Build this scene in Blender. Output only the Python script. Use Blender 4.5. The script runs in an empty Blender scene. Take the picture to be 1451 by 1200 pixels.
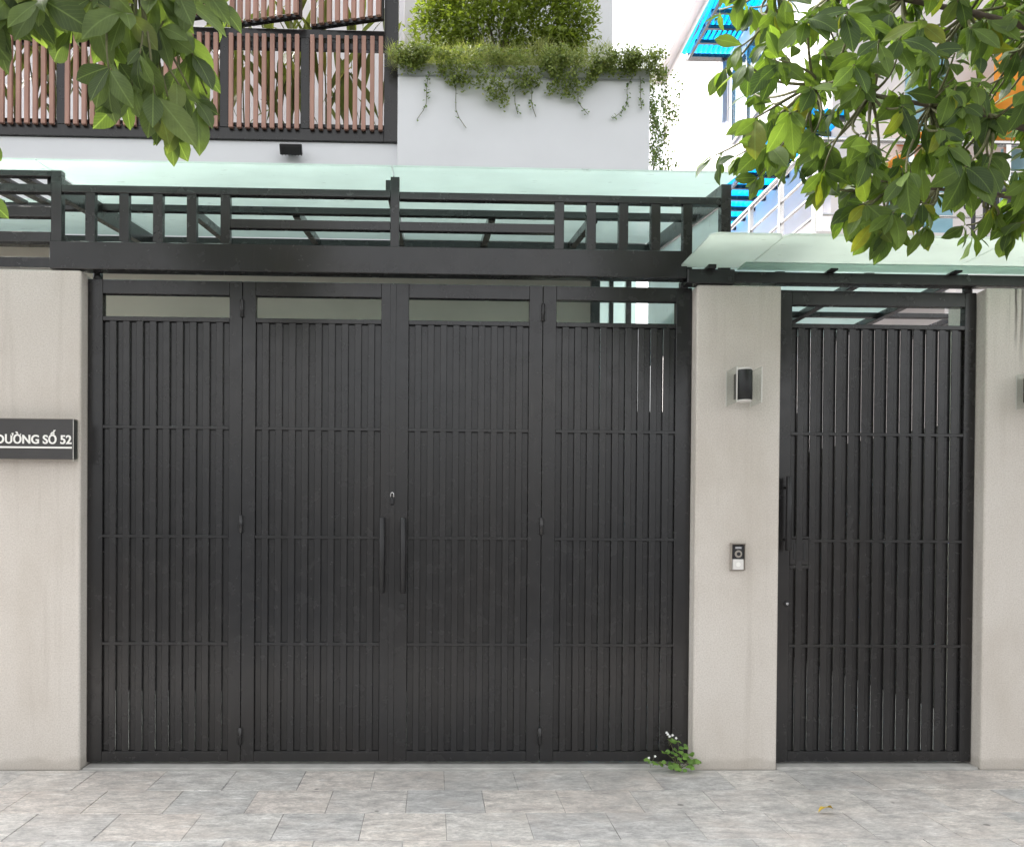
import bpy, bmesh, math, random
from math import radians, sin, cos, pi
from mathutils import Vector, Matrix, noise

random.seed(7)
sc = bpy.context.scene
COL = sc.collection

# ------------------------------------------------------------------ camera
cam_d = bpy.data.cameras.new('camera')
cam = bpy.data.objects.new('camera', cam_d)
COL.objects.link(cam)
cam.matrix_world = (Matrix.Translation((0, -5.376, 1.55)) @ Matrix.Rotation(-radians(1.56), 4, 'Z')
                    @ Matrix.Rotation(pi / 2 - radians(.57), 4, 'X') @ Matrix.Rotation(.0073, 4, 'Z'))
cam_d.sensor_fit = 'HORIZONTAL'
cam_d.sensor_width = 36
cam_d.lens = 36 * 1200 / 1451
cam_d.shift_x = (725.5 - 648) / 1451
cam_d.shift_y = (757 - 600) / 1451
cam_d.clip_start = .05
cam_d.clip_end = 1500
sc.camera = cam

# ------------------------------------------------------------------ light
SUN = Vector((-.62, .55, .85)).normalized()      # towards the sun: over the house, from the left
world = bpy.data.worlds.new('World')
sc.world = world
world.use_nodes = True
wn = world.node_tree
sky = wn.nodes.new('ShaderNodeTexSky')
sky.sky_type = 'NISHITA'
sky.sun_disc = False
sky.sun_elevation = math.asin(SUN.z)
sky.sun_rotation = math.atan2(SUN.x, SUN.y)
sky.air_density = 1.0
sky.dust_density = 5.0
sky.ozone_density = 1.0
hs = wn.nodes.new('ShaderNodeHueSaturation')
hs.inputs['Saturation'].default_value = .08
bg = wn.nodes['Background']
wn.links.new(sky.outputs[0], hs.inputs['Color'])
wn.links.new(hs.outputs[0], bg.inputs['Color'])
bg.inputs['Strength'].default_value = .15
sun_d = bpy.data.lights.new('sun', 'SUN')
sun_d.energy = 1.5
sun_d.angle = radians(14)
sun_d.color = (1, .95, .88)
sun = bpy.data.objects.new('sun', sun_d)
COL.objects.link(sun)
sun.rotation_euler = SUN.to_track_quat('Z', 'Y').to_euler()
sun.location = (-8, 8, 20)
sc.view_settings.view_transform = 'Standard'
sc.view_settings.look = 'None'
sc.view_settings.gamma = 1
sc.view_settings.exposure = 1.95
sc.cycles.use_denoising = True
sc.cycles.max_bounces = 10
sc.cycles.transparent_max_bounces = 12

# ------------------------------------------------------------------ materials
def new_mat(name):
    m = bpy.data.materials.new(name)
    m.use_nodes = True
    nt = m.node_tree
    return m, nt, nt.nodes['Principled BSDF']

def N(nt, kind, **kw):
    n = nt.nodes.new(kind)
    for k, v in kw.items():
        if k in n.inputs.keys():
            n.inputs[k].default_value = v
        else:
            setattr(n, k, v)
    return n

def ramp(nt, fac, stops):
    r = nt.nodes.new('ShaderNodeValToRGB')
    while len(r.color_ramp.elements) < len(stops):
        r.color_ramp.elements.new(.5)
    for e, (p, c) in zip(r.color_ramp.elements, stops):
        e.position = p
        e.color = (*c, 1) if len(c) == 3 else c
    nt.links.new(fac, r.inputs[0])
    return r.outputs[0]

def mix(nt, fac, a, b, blend='MIX'):
    n = nt.nodes.new('ShaderNodeMix')
    n.data_type = 'RGBA'
    n.blend_type = blend
    for sock, v in ((n.inputs[0], fac), (n.inputs[6], a), (n.inputs[7], b)):
        if hasattr(v, 'links'):
            nt.links.new(v, sock)
        elif isinstance(v, (int, float)):
            sock.default_value = v
        else:
            sock.default_value = (*v, 1)
    return n.outputs[2]

def pos_noise(nt, scale, detail=4, stretch=(1, 1, 1), rough=.55):
    g = nt.nodes.new('ShaderNodeNewGeometry')
    mp = N(nt, 'ShaderNodeMapping')
    mp.inputs['Scale'].default_value = stretch
    nt.links.new(g.outputs['Position'], mp.inputs['Vector'])
    n = N(nt, 'ShaderNodeTexNoise', Scale=scale, Detail=detail, Roughness=rough)
    nt.links.new(mp.outputs[0], n.inputs['Vector'])
    return n.outputs['Fac']

def bump(nt, h, strength, dist, bsdf):
    b = N(nt, 'ShaderNodeBump', Strength=strength, Distance=dist)
    nt.links.new(h, b.inputs['Height'])
    nt.links.new(b.outputs[0], bsdf.inputs['Normal'])

def simple(name, col, rough=.6, var=.12, scale=6, metal=0, bmp=0, stretch=(1, 1, 1)):
    m, nt, b = new_mat(name)
    f = pos_noise(nt, scale, 5, stretch)
    lo = tuple(c * (1 - var) for c in col)
    hi = tuple(min(1, c * (1 + var)) for c in col)
    nt.links.new(ramp(nt, f, [(.3, lo), (.7, hi)]), b.inputs['Base Color'])
    b.inputs['Roughness'].default_value = rough
    b.inputs['Metallic'].default_value = metal
    if bmp:
        bump(nt, pos_noise(nt, 180, 3), bmp, .002, b)
    return m

def mat_steel():
    m, nt, b = new_mat('charcoal_painted_steel')
    f = pos_noise(nt, .9, 5, (1, 1, .6))
    base = ramp(nt, f, [(.3, (.0140, .0146, .0165)), (.5, (.0175, .0168, .0170)), (.72, (.0235, .0205, .0190))])
    f2 = pos_noise(nt, 38, 6, (1, 1, .12), .7)
    dust = ramp(nt, f2, [(.56, (0, 0, 0)), (.8, (.22,) * 3)])
    base = mix(nt, dust, base, (.085, .078, .07))
    ch = pos_noise(nt, 95, 2)
    base = mix(nt, ramp(nt, ch, [(.83, (0, 0, 0)), (.85, (.6,) * 3)]), base, (.28, .26, .24))
    nt.links.new(base, b.inputs['Base Color'])
    r = ramp(nt, pos_noise(nt, 9, 4), [(.3, (.20,) * 3), (.7, (.30,) * 3)])
    nt.links.new(r, b.inputs['Roughness'])
    b.inputs['Specular IOR Level'].default_value = .5
    bump(nt, pos_noise(nt, 350, 2), .12, .001, b)
    return m

def mat_plaster():
    m, nt, b = new_mat('sanded_beige_plaster')
    f = pos_noise(nt, 1.3, 7, (1, 1, .6), .6)
    base = ramp(nt, f, [(.28, (.50, .455, .40)), (.5, (.60, .56, .51)), (.72, (.66, .625, .58))])
    g = pos_noise(nt, 110, 4, (1, 1, 1), .7)
    base = mix(nt, ramp(nt, g, [(.42, (0, 0, 0)), (.66, (.42,) * 3)]), base, (.33, .29, .25))
    # rain streaks
    s = pos_noise(nt, 7, 5, (1.6, 1.6, .08), .6)
    base = mix(nt, ramp(nt, s, [(.55, (0, 0, 0)), (.8, (.30,) * 3)]), base, (.27, .23, .19))
    # splash dirt along the foot
    ge = nt.nodes.new('ShaderNodeNewGeometry')
    sz = nt.nodes.new('ShaderNodeSeparateXYZ'); nt.links.new(ge.outputs['Position'], sz.inputs[0])
    dn = pos_noise(nt, 9, 5)
    ad = N(nt, 'ShaderNodeMath', operation='MULTIPLY_ADD'); ad.inputs[1].default_value = -.10
    nt.links.new(dn, ad.inputs[0]); nt.links.new(sz.outputs[2], ad.inputs[2])
    base = mix(nt, ramp(nt, ad.outputs[0], [(-.0, (.30,) * 3), (.03, (0, 0, 0))]), base, (.25, .22, .18))
    nt.links.new(base, b.inputs['Base Color'])
    b.inputs['Roughness'].default_value = .9
    bump(nt, g, .35, .002, b)
    return m

def mat_plaster_streaked():
    """the same plaster with black run-off streaks below one leaking top edge"""
    m = M_PLASTER.copy()
    m.name = 'stained_beige_plaster'
    nt = m.node_tree
    b = nt.nodes['Principled BSDF']
    src = b.inputs['Base Color'].links[0].from_socket
    g = nt.nodes.new('ShaderNodeNewGeometry')
    sep = nt.nodes.new('ShaderNodeSeparateXYZ')
    nt.links.new(g.outputs['Position'], sep.inputs[0])
    mx = N(nt, 'ShaderNodeMapRange')
    mx.inputs[1].default_value = 3.66; mx.inputs[2].default_value = 3.74
    nt.links.new(sep.outputs[0], mx.inputs[0])
    mz = N(nt, 'ShaderNodeMapRange')
    mz.inputs[1].default_value = 2.55; mz.inputs[2].default_value = 3.08
    nt.links.new(sep.outputs[2], mz.inputs[0])
    s = pos_noise(nt, 26, 4, (1, 1, .04), .65)
    st = ramp(nt, s, [(.46, (0, 0, 0)), (.6, (1, 1, 1))])
    m1 = mix(nt, 1.0, st, mx.outputs[0], 'MULTIPLY')
    m2 = mix(nt, 1.0, m1, mz.outputs[0], 'MULTIPLY')
    nt.links.new(mix(nt, m2, src, (.05, .04, .035)), b.inputs['Base Color'])
    return m

def mat_tile():
    m, nt, b = new_mat('grey_stone_tile')
    oi = nt.nodes.new('ShaderNodeObjectInfo')
    f = pos_noise(nt, 7.5, 10, (1, 1.7, 1), .80)
    base = ramp(nt, f, [(.33, (.25, .245, .245)), (.44, (.45, .435, .42)), (.52, (.60, .58, .555)), (.64, (.76, .735, .705))])
    tint = ramp(nt, oi.outputs['Random'], [(0, (.80, .81, .83)), (.3, (1, .99, .98)), (.55, (1.05, 1.0, .965)), (.8, (1.02, .955, .92)), (1, (.88, .89, .905))])
    base = mix(nt, 1.0, base, tint, 'MULTIPLY')
    fine = pos_noise(nt, 60, 6, (.5, 1.3, 1), .8)
    base = mix(nt, ramp(nt, fine, [(.46, (0, 0, 0)), (.60, (.62,) * 3)]), base, (.27, .26, .255))
    # pale scuffs dragged over the stone
    sfc = pos_noise(nt, 11, 8, (.45, 2.4, 1), .8)
    base = mix(nt, ramp(nt, sfc, [(.56, (0, 0, 0)), (.64, (.75,) * 3)]), base, (.80, .79, .77))
    # grey dirt clouds and warm iron staining
    d = pos_noise(nt, 1.25, 6, (1, 1.2, 1), .65)
    base = mix(nt, ramp(nt, d, [(.48, (0, 0, 0)), (.68, (.52,) * 3)]), base, (.27, .265, .26))
    warm = pos_noise(nt, 2.1, 6, (1, 1.4, 1), .65)
    base = mix(nt, ramp(nt, warm, [(.50, (0, 0, 0)), (.68, (.30,) * 3)]), base, (.60, .51, .45))
    # gum spots
    g = nt.nodes.new('ShaderNodeNewGeometry')
    v = N(nt, 'ShaderNodeTexVoronoi', Scale=3.1, Randomness=1)
    nt.links.new(g.outputs['Position'], v.inputs['Vector'])
    spots = ramp(nt, v.outputs['Distance'], [(.045, (.75,) * 3), (.062, (0, 0, 0))])
    base = mix(nt, spots, base, (.13, .125, .12))
    nt.links.new(base, b.inputs['Base Color'])
    nt.links.new(ramp(nt, f, [(.3, (.5,) * 3), (.7, (.72,) * 3)]), b.inputs['Roughness'])
    bump(nt, pos_noise(nt, 70, 6, (1, 2, 1), .7), .35, .002, b)
    return m

def front_fresnel(nt):
    fr = N(nt, 'ShaderNodeFresnel', IOR=1.45)
    ge = nt.nodes.new('ShaderNodeNewGeometry')
    inv = N(nt, 'ShaderNodeMath', operation='SUBTRACT'); inv.inputs[0].default_value = 1
    nt.links.new(ge.outputs['Backfacing'], inv.inputs[1])
    mu = N(nt, 'ShaderNodeMath', operation='MULTIPLY')
    nt.links.new(fr.outputs[0], mu.inputs[0]); nt.links.new(inv.outputs[0], mu.inputs[1])
    return mu.outputs[0]

def mat_frosted(name, col, trans=.85, rough=.25, clear=0):
    m = bpy.data.materials.new(name)
    m.use_nodes = True
    nt = m.node_tree
    nt.nodes.remove(nt.nodes['Principled BSDF'])
    out = nt.nodes['Material Output']
    f = pos_noise(nt, 3.0, 6, (1, 1.5, 1))
    lo = tuple(c * .93 for c in col)
    c = ramp(nt, f, [(.3, lo), (.65, col)])
    sp = pos_noise(nt, 10, 5, (.6, 2, 1), .6)
    c = mix(nt, ramp(nt, sp, [(.65, (0, 0, 0)), (.71, (.5,) * 3)]), c, tuple(x * .35 for x in col))
    t = nt.nodes.new('ShaderNodeBsdfTranslucent')
    d = nt.nodes.new('ShaderNodeBsdfDiffuse')
    gl = N(nt, 'ShaderNodeBsdfGlossy', Roughness=rough)
    nt.links.new(c, t.inputs[0]); nt.links.new(c, d.inputs[0])
    m1 = N(nt, 'ShaderNodeMixShader'); m1.inputs[0].default_value = trans
    nt.links.new(d.outputs[0], m1.inputs[1]); nt.links.new(t.outputs[0], m1.inputs[2])
    if clear:
        rf = N(nt, 'ShaderNodeBsdfRefraction', Roughness=.55, IOR=1.35)
        nt.links.new(c, rf.inputs[0])
        m3 = N(nt, 'ShaderNodeMixShader'); m3.inputs[0].default_value = clear
        nt.links.new(m1.outputs[0], m3.inputs[1]); nt.links.new(rf.outputs[0], m3.inputs[2])
        m1 = m3
    m2 = N(nt, 'ShaderNodeMixShader')
    nt.links.new(front_fresnel(nt), m2.inputs[0])
    nt.links.new(m1.outputs[0], m2.inputs[1]); nt.links.new(gl.outputs[0], m2.inputs[2])
    nt.links.new(m2.outputs[0], out.inputs[0])
    return m

def mat_acrylic(name, tint=(.93, .95, .94), edge=False):
    m = bpy.data.materials.new(name)
    m.use_nodes = True
    nt = m.node_tree
    nt.nodes.remove(nt.nodes['Principled BSDF'])
    out = nt.nodes['Material Output']
    t = nt.nodes.new('ShaderNodeBsdfTransparent'); t.inputs[0].default_value = (*tint, 1)
    g = N(nt, 'ShaderNodeBsdfGlossy', Roughness=.05)
    m2 = N(nt, 'ShaderNodeMixShader')
    nt.links.new(front_fresnel(nt), m2.inputs[0])
    nt.links.new(t.outputs[0], m2.inputs[1]); nt.links.new(g.outputs[0], m2.inputs[2])
    nt.links.new(m2.outputs[0], out.inputs[0])
    return m

def mat_leaf(name, dark, lightc, yellow=None, veins=True, trans=.35):
    m = bpy.data.materials.new(name)
    m.use_nodes = True
    nt = m.node_tree
    b = nt.nodes['Principled BSDF']
    out = nt.nodes['Material Output']
    oi = nt.nodes.new('ShaderNodeObjectInfo')
    g = nt.nodes.new('ShaderNodeNewGeometry')
    add = N(nt, 'ShaderNodeMath', operation='ADD')
    nt.links.new(oi.outputs['Random'], add.inputs[0])
    nt.links.new(g.outputs['Random Per Island'], add.inputs[1])
    fr = N(nt, 'ShaderNodeMath', operation='FRACT')
    nt.links.new(add.outputs[0], fr.inputs[0])
    stops = [(0, dark), (.72, lightc)]
    if yellow:
        stops += [(.9, lightc), (1, yellow)]
    c = ramp(nt, fr.outputs[0], stops)
    blot = pos_noise(nt, 25, 4)
    c = mix(nt, ramp(nt, blot, [(.4, (0, 0, 0)), (.8, (.35,) * 3)]), c, tuple(x * .6 for x in dark))
    if veins:
        uv = nt.nodes.new('ShaderNodeUVMap')
        sep = nt.nodes.new('ShaderNodeSeparateXYZ')
        nt.links.new(uv.outputs[0], sep.inputs[0])
        a = N(nt, 'ShaderNodeMath', operation='SUBTRACT'); a.inputs[1].default_value = .5
        nt.links.new(sep.outputs[0], a.inputs[0])
        ab = N(nt, 'ShaderNodeMath', operation='ABSOLUTE'); nt.links.new(a.outputs[0], ab.inputs[0])
        rib = ramp(nt, ab.outputs[0], [(.010, (.34,) * 3), (.04, (0, 0, 0))])
        k = N(nt, 'ShaderNodeMath', operation='MULTIPLY_ADD')      # v*11 - |u|*9
        k.inputs[1].default_value = -7.0
        nt.links.new(ab.outputs[0], k.inputs[0])
        vv = N(nt, 'ShaderNodeMath', operation='MULTIPLY'); vv.inputs[1].default_value = 10
        nt.links.new(sep.outputs[1], vv.inputs[0])
        nt.links.new(vv.outputs[0], k.inputs[2])
        fc = N(nt, 'ShaderNodeMath', operation='FRACT'); nt.links.new(k.outputs[0], fc.inputs[0])
        sv = ramp(nt, fc.outputs[0], [(0, (.12,) * 3), (.14, (0, 0, 0)), (.88, (0, 0, 0)), (1, (.12,) * 3)])
        pale = tuple(min(1, x * 2.0 + .03) for x in lightc)
        c = mix(nt, sv, c, pale)
        c = mix(nt, rib, c, pale)
        bump(nt, fc.outputs[0], .15, .002, b)
    nt.links.new(c, b.inputs['Base Color'])
    b.inputs['Roughness'].default_value = .5
    b.inputs['Specular IOR Level'].default_value = .4
    t = nt.nodes.new('ShaderNodeBsdfTranslucent')
    tc = mix(nt, 1.0, c, (1.45, 1.5, .55), 'MULTIPLY')
    nt.links.new(tc, t.inputs[0])
    ms = N(nt, 'ShaderNodeMixShader'); ms.inputs[0].default_value = trans
    nt.links.new(b.outputs[0], ms.inputs[1]); nt.links.new(t.outputs[0], ms.inputs[2])
    nt.links.new(ms.outputs[0], out.inputs[0])
    return m

M_STEEL = mat_steel()
M_PLASTER = mat_plaster()
M_STAINED = mat_plaster_streaked()
M_TILE = mat_tile()
M_GROUT = simple('grey_grout', (.28, .27, .26), .95, .6, 7)
M_CONC = simple('pale_concrete', (.40, .39, .37), .9, .22, 5, bmp=.3)
M_ASPHALT = simple('asphalt', (.055, .055, .057), .95, .25, 30, bmp=.5)
M_WHITE = simple('white_wall_paint', (.73, .735, .755), .85, .035, 1.6, bmp=.12)
M_OLIVE = simple('olive_grey_wall_paint', (.58, .55, .475), .85, .06, 1.5)
M_CREAM = simple('neighbour_wall_paint', (.78, .73, .71), .85, .05, 1.2)
M_GREYBAND = simple('grey_coping_render', (.52, .53, .54), .9, .10, 4, bmp=.2)
M_GLASS = mat_frosted('frosted_green_glass', (.825, .945, .90), .93, .2, .6)
M_GLASS2 = mat_frosted('pale_frosted_glass', (.68, .74, .69), .80, .14)
M_BLUE = mat_frosted('blue_polycarbonate', (.03, .62, .97), .9, .2)
M_ACRYL = mat_acrylic('clear_acrylic')
M_ACEDGE = simple('polished_acrylic_edge', (.62, .61, .57), .3, .03)
M_WOOD = simple('terracotta_wood_slat', (.40, .225, .175), .62, .16, 5, stretch=(6, 6, .5))
M_WOODEND = simple('slat_end', (.20, .10, .075), .7, .1)
M_BLACK = simple('matt_black', (.010, .010, .011), .45, .1)
M_SIGN = simple('sign_face', (.045, .043, .042), .35, .1)
M_LETTER = simple('white_lettering', (.85, .84, .80), .5, .02)
M_STAINLESS = simple('stainless_steel', (.62, .60, .58), .25, .06, metal=1)
M_CHROME = simple('lock_metal', (.55, .55, .55), .25, .05, metal=1)
M_PLATE = simple('grey_plastic', (.30, .27, .235), .5, .08)
M_BUTTON = simple('white_plastic', (.70, .68, .65), .4, .02)
M_BARK = simple('bark', (.11, .085, .065), .9, .3, 25, bmp=.6)
M_TWIG = simple('green_twig', (.13, .13, .06), .8, .25, 25)
M_LEAF_L = mat_leaf('broad_leaf_dark', (.058, .088, .032), (.140, .200, .062), (.19, .23, .06), trans=.40)
M_LEAF_R = mat_leaf('broad_leaf_fresh', (.045, .080, .028), (.135, .205, .045), (.27, .28, .03), trans=.5)
M_SHRUB = mat_leaf('shrub_leaf', (.12, .165, .030), (.25, .315, .07), veins=False, trans=.42)
M_FERN = mat_leaf('fern_blade', (.23, .27, .09), (.40, .43, .17), (.44, .41, .25), veins=False, trans=.35)
M_VINE = mat_leaf('vine_leaf', (.07, .13, .035), (.17, .26, .07), (.24, .26, .08), veins=False, trans=.35)
M_CREEPER = mat_leaf('creeper_leaf', (.13, .18, .045), (.28, .34, .10), (.36, .36, .15), veins=False, trans=.35)
M_CANE = mat_leaf('cane_leaf', (.06, .075, .032), (.14, .165, .06), (.26, .24, .09), veins=False, trans=.3)
M_WEED = mat_leaf('weed_leaf', (.10, .20, .045), (.20, .34, .08), veins=False, trans=.3)
M_PETAL = simple('white_petal', (.8, .8, .78), .6, .02)
M_YELLOWLEAF = simple('yellow_dead_leaf', (.52, .36, .05), .6, .25, 40)
M_ORANGE = simple('orange_fabric', (.80, .30, .03), .8, .08)
M_PANE = simple('dark_window_pane', (.05, .09, .11), .08, .1)
M_TEALPANE = simple('pale_blue_window_pane', (.22, .42, .50), .12, .1)
M_BACKDROP = simple('dark_slit_backdrop', (.045, .045, .048), .5, .1)  # dark tone of the added surfaces behind the gate slits
M_STRUT = simple('grey_blue_paint', (.20, .24, .30), .5, .1)
M_BACKWALL = simple('dark_backdrop_concrete', (.09, .09, .08), .95, .35, 4, bmp=.4)  # dark tone of the added wall behind the door slits
M_SOIL = simple('soil', (.07, .05, .035), .95, .3, 20)

# ------------------------------------------------------------------ helpers
def tag(o, label=None, cat=None, group=None, kind=None):
    if label: o['label'] = label
    if cat: o['category'] = cat
    if group: o['group'] = group
    if kind: o['kind'] = kind
    return o

def link(o, parent=None):
    COL.objects.link(o)
    if parent is not None:
        o.parent = parent
    return o

def root(name, loc, label, cat, group=None):
    o = bpy.data.objects.new(name, None)
    o.empty_display_size = .1
    o.location = loc
    COL.objects.link(o)
    return tag(o, label, cat, group)

def world_of(o):
    v = Vector((0, 0, 0))
    while o is not None:
        v = v + o.location
        o = o.parent
    return v

BOXES = {}
def box_mesh(sx, sy, sz, mat, bev):
    key = (round(sx, 4), round(sy, 4), round(sz, 4), mat.name, bev)
    if key in BOXES:
        return BOXES[key]
    bm = bmesh.new()
    bmesh.ops.create_cube(bm, size=1)
    bmesh.ops.scale(bm, vec=(sx, sy, sz), verts=bm.verts)
    if bev:
        bmesh.ops.bevel(bm, geom=bm.edges[:], offset=min(bev, .45 * min(sx, sy, sz)), segments=1 if bev < .008 else 3,
                        affect='EDGES', profile=.5)
    me = bpy.data.meshes.new('box')
    bm.to_mesh(me); bm.free()
    me.materials.append(mat)
    BOXES[key] = me
    return me

def box(name, x0, x1, y0, y1, z0, z1, mat, parent=None, bev=.002, rot=None):
    """a bevelled block between world coordinates (parents are never rotated unless stated)"""
    me = box_mesh(x1 - x0, y1 - y0, z1 - z0, mat, bev)
    o = bpy.data.objects.new(name, me)
    c = Vector(((x0 + x1) / 2, (y0 + y1) / 2, (z0 + z1) / 2))
    o.location = c - (world_of(parent) if parent is not None else Vector())
    if rot: o.rotation_euler = rot
    return link(o, parent)

def mesh_obj(name, verts, faces, mat, parent=None, smooth=False, uvs=None, origin=None):
    """verts in world coordinates, stored relative to origin (or to the parent)"""
    base = world_of(parent) if parent is not None else Vector(origin or (0, 0, 0))
    me = bpy.data.meshes.new(name)
    me.from_pydata([tuple(Vector(v) - base) for v in verts], [], faces)
    if uvs:
        lay = me.uv_layers.new(name='UVMap')
        for l in me.loops:
            lay.data[l.index].uv = uvs[l.vertex_index]
    me.materials.append(mat)
    if smooth:
        me.polygons.foreach_set('use_smooth', [True] * len(me.polygons))
    me.update()
    o = bpy.data.objects.new(name, me)
    if parent is None:
        o.location = base
    return link(o, parent)

class Geo:
    def __init__(self): self.v, self.f, self.uv = [], [], []
    def add(self, vs, fs, uv=None):
        b = len(self.v)
        self.v += [tuple(p) for p in vs]
        self.f += [tuple(i + b for i in f) for f in fs]
        self.uv += uv if uv else [(.5, .5)] * len(vs)
    def box(self, x0, x1, y0, y1, z0, z1):
        self.add([(x0, y0, z0), (x1, y0, z0), (x1, y1, z0), (x0, y1, z0), (x0, y0, z1), (x1, y0, z1), (x1, y1, z1), (x0, y1, z1)],
                 [(0, 3, 2, 1), (4, 5, 6, 7), (0, 1, 5, 4), (1, 2, 6, 5), (2, 3, 7, 6), (3, 0, 4, 7)])
    def tube(self, pts, radii, n=7, cap=True):
        pts = [Vector(p) for p in pts]
        vs, fs = [], []
        for i, p in enumerate(pts):
            d = (pts[min(i + 1, len(pts) - 1)] - pts[max(i - 1, 0)]).normalized()
            a = d.cross(Vector((.31, .17, .93)))
            if a.length < .05: a = d.cross(Vector((1, 0, 0)))
            a.normalize(); b = d.cross(a)
            for k in range(n):
                t = 2 * pi * k / n
                vs.append(p + (a * cos(t) + b * sin(t)) * radii[i])
        for i in range(len(pts) - 1):
            for k in range(n):
                fs.append((i * n + k, i * n + (k + 1) % n, (i + 1) * n + (k + 1) % n, (i + 1) * n + k))
        if cap:
            fs.append(tuple(range(n - 1, -1, -1)))
            fs.append(tuple((len(pts) - 1) * n + k for k in range(n)))
        self.add(vs, fs)
    def obj(self, name, mat, parent=None, smooth=False, origin=None, uv=False):
        return mesh_obj(name, self.v, self.f, mat, parent, smooth, self.uv if uv else None, origin)

def cyl(name, p0, p1, r, mat, parent, n=20, smooth=True):
    """round bar with a small chamfer at both ends"""
    p0, p1 = Vector(p0), Vector(p1)
    d = (p1 - p0).normalized()
    c = min(.003, r * .2)
    g = Geo()
    g.tube([p0, p0 + d * c, p1 - d * c, p1], [r - c, r, r, r - c], n)
    o = g.obj(name, mat, parent)
    for p in o.data.polygons:
        p.use_smooth = smooth and len(p.vertices) == 4
    return o

def slope_box(name, x0, x1, y0, y1, ztop0, ztop1, h, mat, parent):
    """bar running back in Y whose top climbs from ztop0 to ztop1"""
    g = Geo()
    g.add([(x0, y0, ztop0 - h), (x1, y0, ztop0 - h), (x1, y1, ztop1 - h), (x0, y1, ztop1 - h),
           (x0, y0, ztop0), (x1, y0, ztop0), (x1, y1, ztop1), (x0, y1, ztop1)],
          [(0, 3, 2, 1), (4, 5, 6, 7), (0, 1, 5, 4), (1, 2, 6, 5), (2, 3, 7, 6), (3, 0, 4, 7)])
    return g.obj(name, mat, parent)

# ------------------------------------------------------------------ setting
g = Geo(); g.add([(-300, -300, -.14), (300, -300, -.14), (300, 300, -.14), (-300, 300, -.14)], [(0, 1, 2, 3)])
tag(g.obj('ground', M_ASPHALT), kind='structure')
pav = box('pavement', -7.0, 7.5, -4.1, -.018, -.13, -.0035, M_GROUT, bev=0)
tag(pav, kind='structure')
TW, TD = .4345, .395
rt = random.Random(3)
tile_meshes = []
for k in range(6):
    bm = bmesh.new()
    bmesh.ops.create_cube(bm, size=1)
    bmesh.ops.scale(bm, vec=(TW - .0034, TD - .0034, .03), verts=bm.verts)
    bmesh.ops.bevel(bm, geom=[e for e in bm.edges if min(v.co.z for v in e.verts) > 0], offset=.0008 + .0005 * k, segments=1, affect='EDGES')
    me = bpy.data.meshes.new('tile'); bm.to_mesh(me); bm.free(); me.materials.append(M_TILE)
    tile_meshes.append(me)
for r in range(9):
    yc = -.022 - TD * (r + .5)
    off = (.072 if r % 2 == 0 else .29)
    for k in range(-15, 17):
        xc = off + TW * (k + .5)
        if abs(xc) > 6.4 or (r > 4 and abs(xc) > 3.7):
            continue
        o = bpy.data.objects.new('tile', rt.choice(tile_meshes))
        o.location = Vector((xc, yc, -.0158 + rt.uniform(-.0012, .0012))) - pav.location
        o.rotation_euler = (rt.uniform(-.003, .003), rt.uniform(-.003, .003), rt.uniform(-.0015, .0015))
        link(o, pav)
tag(box('driveway', -7.0, 4.78, -.012, 9.0, -.13, -.006, M_CONC, bev=0), kind='structure')
tag(box('threshold', -2.21, 1.66, .015, .24, -.02, .006, M_CONC, bev=.004), kind='structure')
tag(box('door_threshold', 2.215, 3.545, .015, .24, -.02, .008, M_CONC, bev=.004), kind='structure')
tag(box('kerb', -7.0, 7.5, -4.26, -4.104, -.14, -.002, M_CONC, bev=.012), kind='structure')

# ------------------------------------------------------------------ pillars
def pillar(x0, x1, z1, label, mat):
    r = root('gate_pillar', ((x0 + x1) / 2, .2, 0), label, 'pillar')
    box('shaft', x0, x1, 0, .42, -.01, z1, mat, r, bev=.014)
    return r
pillar(-4.6, -2.22, 3.132, 'wide beige plaster pillar carrying the dark street name sign', M_PLASTER)
pillar(1.668, 2.212, 3.102, 'beige plaster pillar between the wide gate and the single door', M_PLASTER)
pillar(3.55, 4.62, 3.108, 'beige plaster pillar with black run-off stains at its top edge', M_STAINED)

# ------------------------------------------------------------------ gate leaves
ZR = (.781, 1.470, 2.168)
def leaf(name, x0, x1, a0, a1, nrec, label, cat, ztop=3.106, zs0=2.872, zs1=3.016, lockbox=False, lap=.0035):
    r = root(name, ((x0 + x1) / 2, .13, .02), label, cat)
    y0, y1 = .099, .155
    box('stile', x0, a0, y0, y1, .022, ztop, M_STEEL, r)
    box('stile', a1, x1, y0, y1, .022, ztop, M_STEEL, r)
    box('top_rail', a0, a1, y0 + .001, y1 - .001, zs1, ztop - .0005, M_STEEL, r)
    box('bottom_rail', a0, a1, y0 + .001, y1 - .001, .0225, .088, M_STEEL, r)
    box('window_rail', a0, a1, y0 + .001, y1 - .001, zs0 - .028, zs0, M_STEEL, r)
    p = (a1 - a0) / (2 * nrec - 1)
    for k in range(nrec - 1):
        xb = a0 + p * (2 * k + 1)
        box('bar', xb, xb + p, y0 + .0025, y0 + .0110, .0885, zs0 - .0285, M_STEEL, r)
    for k in range(nrec):
        xb = a0 + p * 2 * k
        lo = xb - lap if k else xb + .001
        hi = xb + p + lap if k < nrec - 1 else xb + p - .001
        jit = random.uniform(-.0006, .0006)
        box('back_slat', lo + jit, hi + jit, y0 + .0250, y0 + .0350, .0885, zs0 - .0285, M_STEEL, r)
    for z in ZR:
        if lockbox and abs(z - 1.47) < .01:
            box('cross_rail', a0 + .135, a1, y0 + .0013, y0 + .0105, z - .010, z + .010, M_STEEL, r)
        else:
            box('cross_rail', a0, a1, y0 + .0013, y0 + .0105, z - .010, z + .010, M_STEEL, r)
    return r

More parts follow.
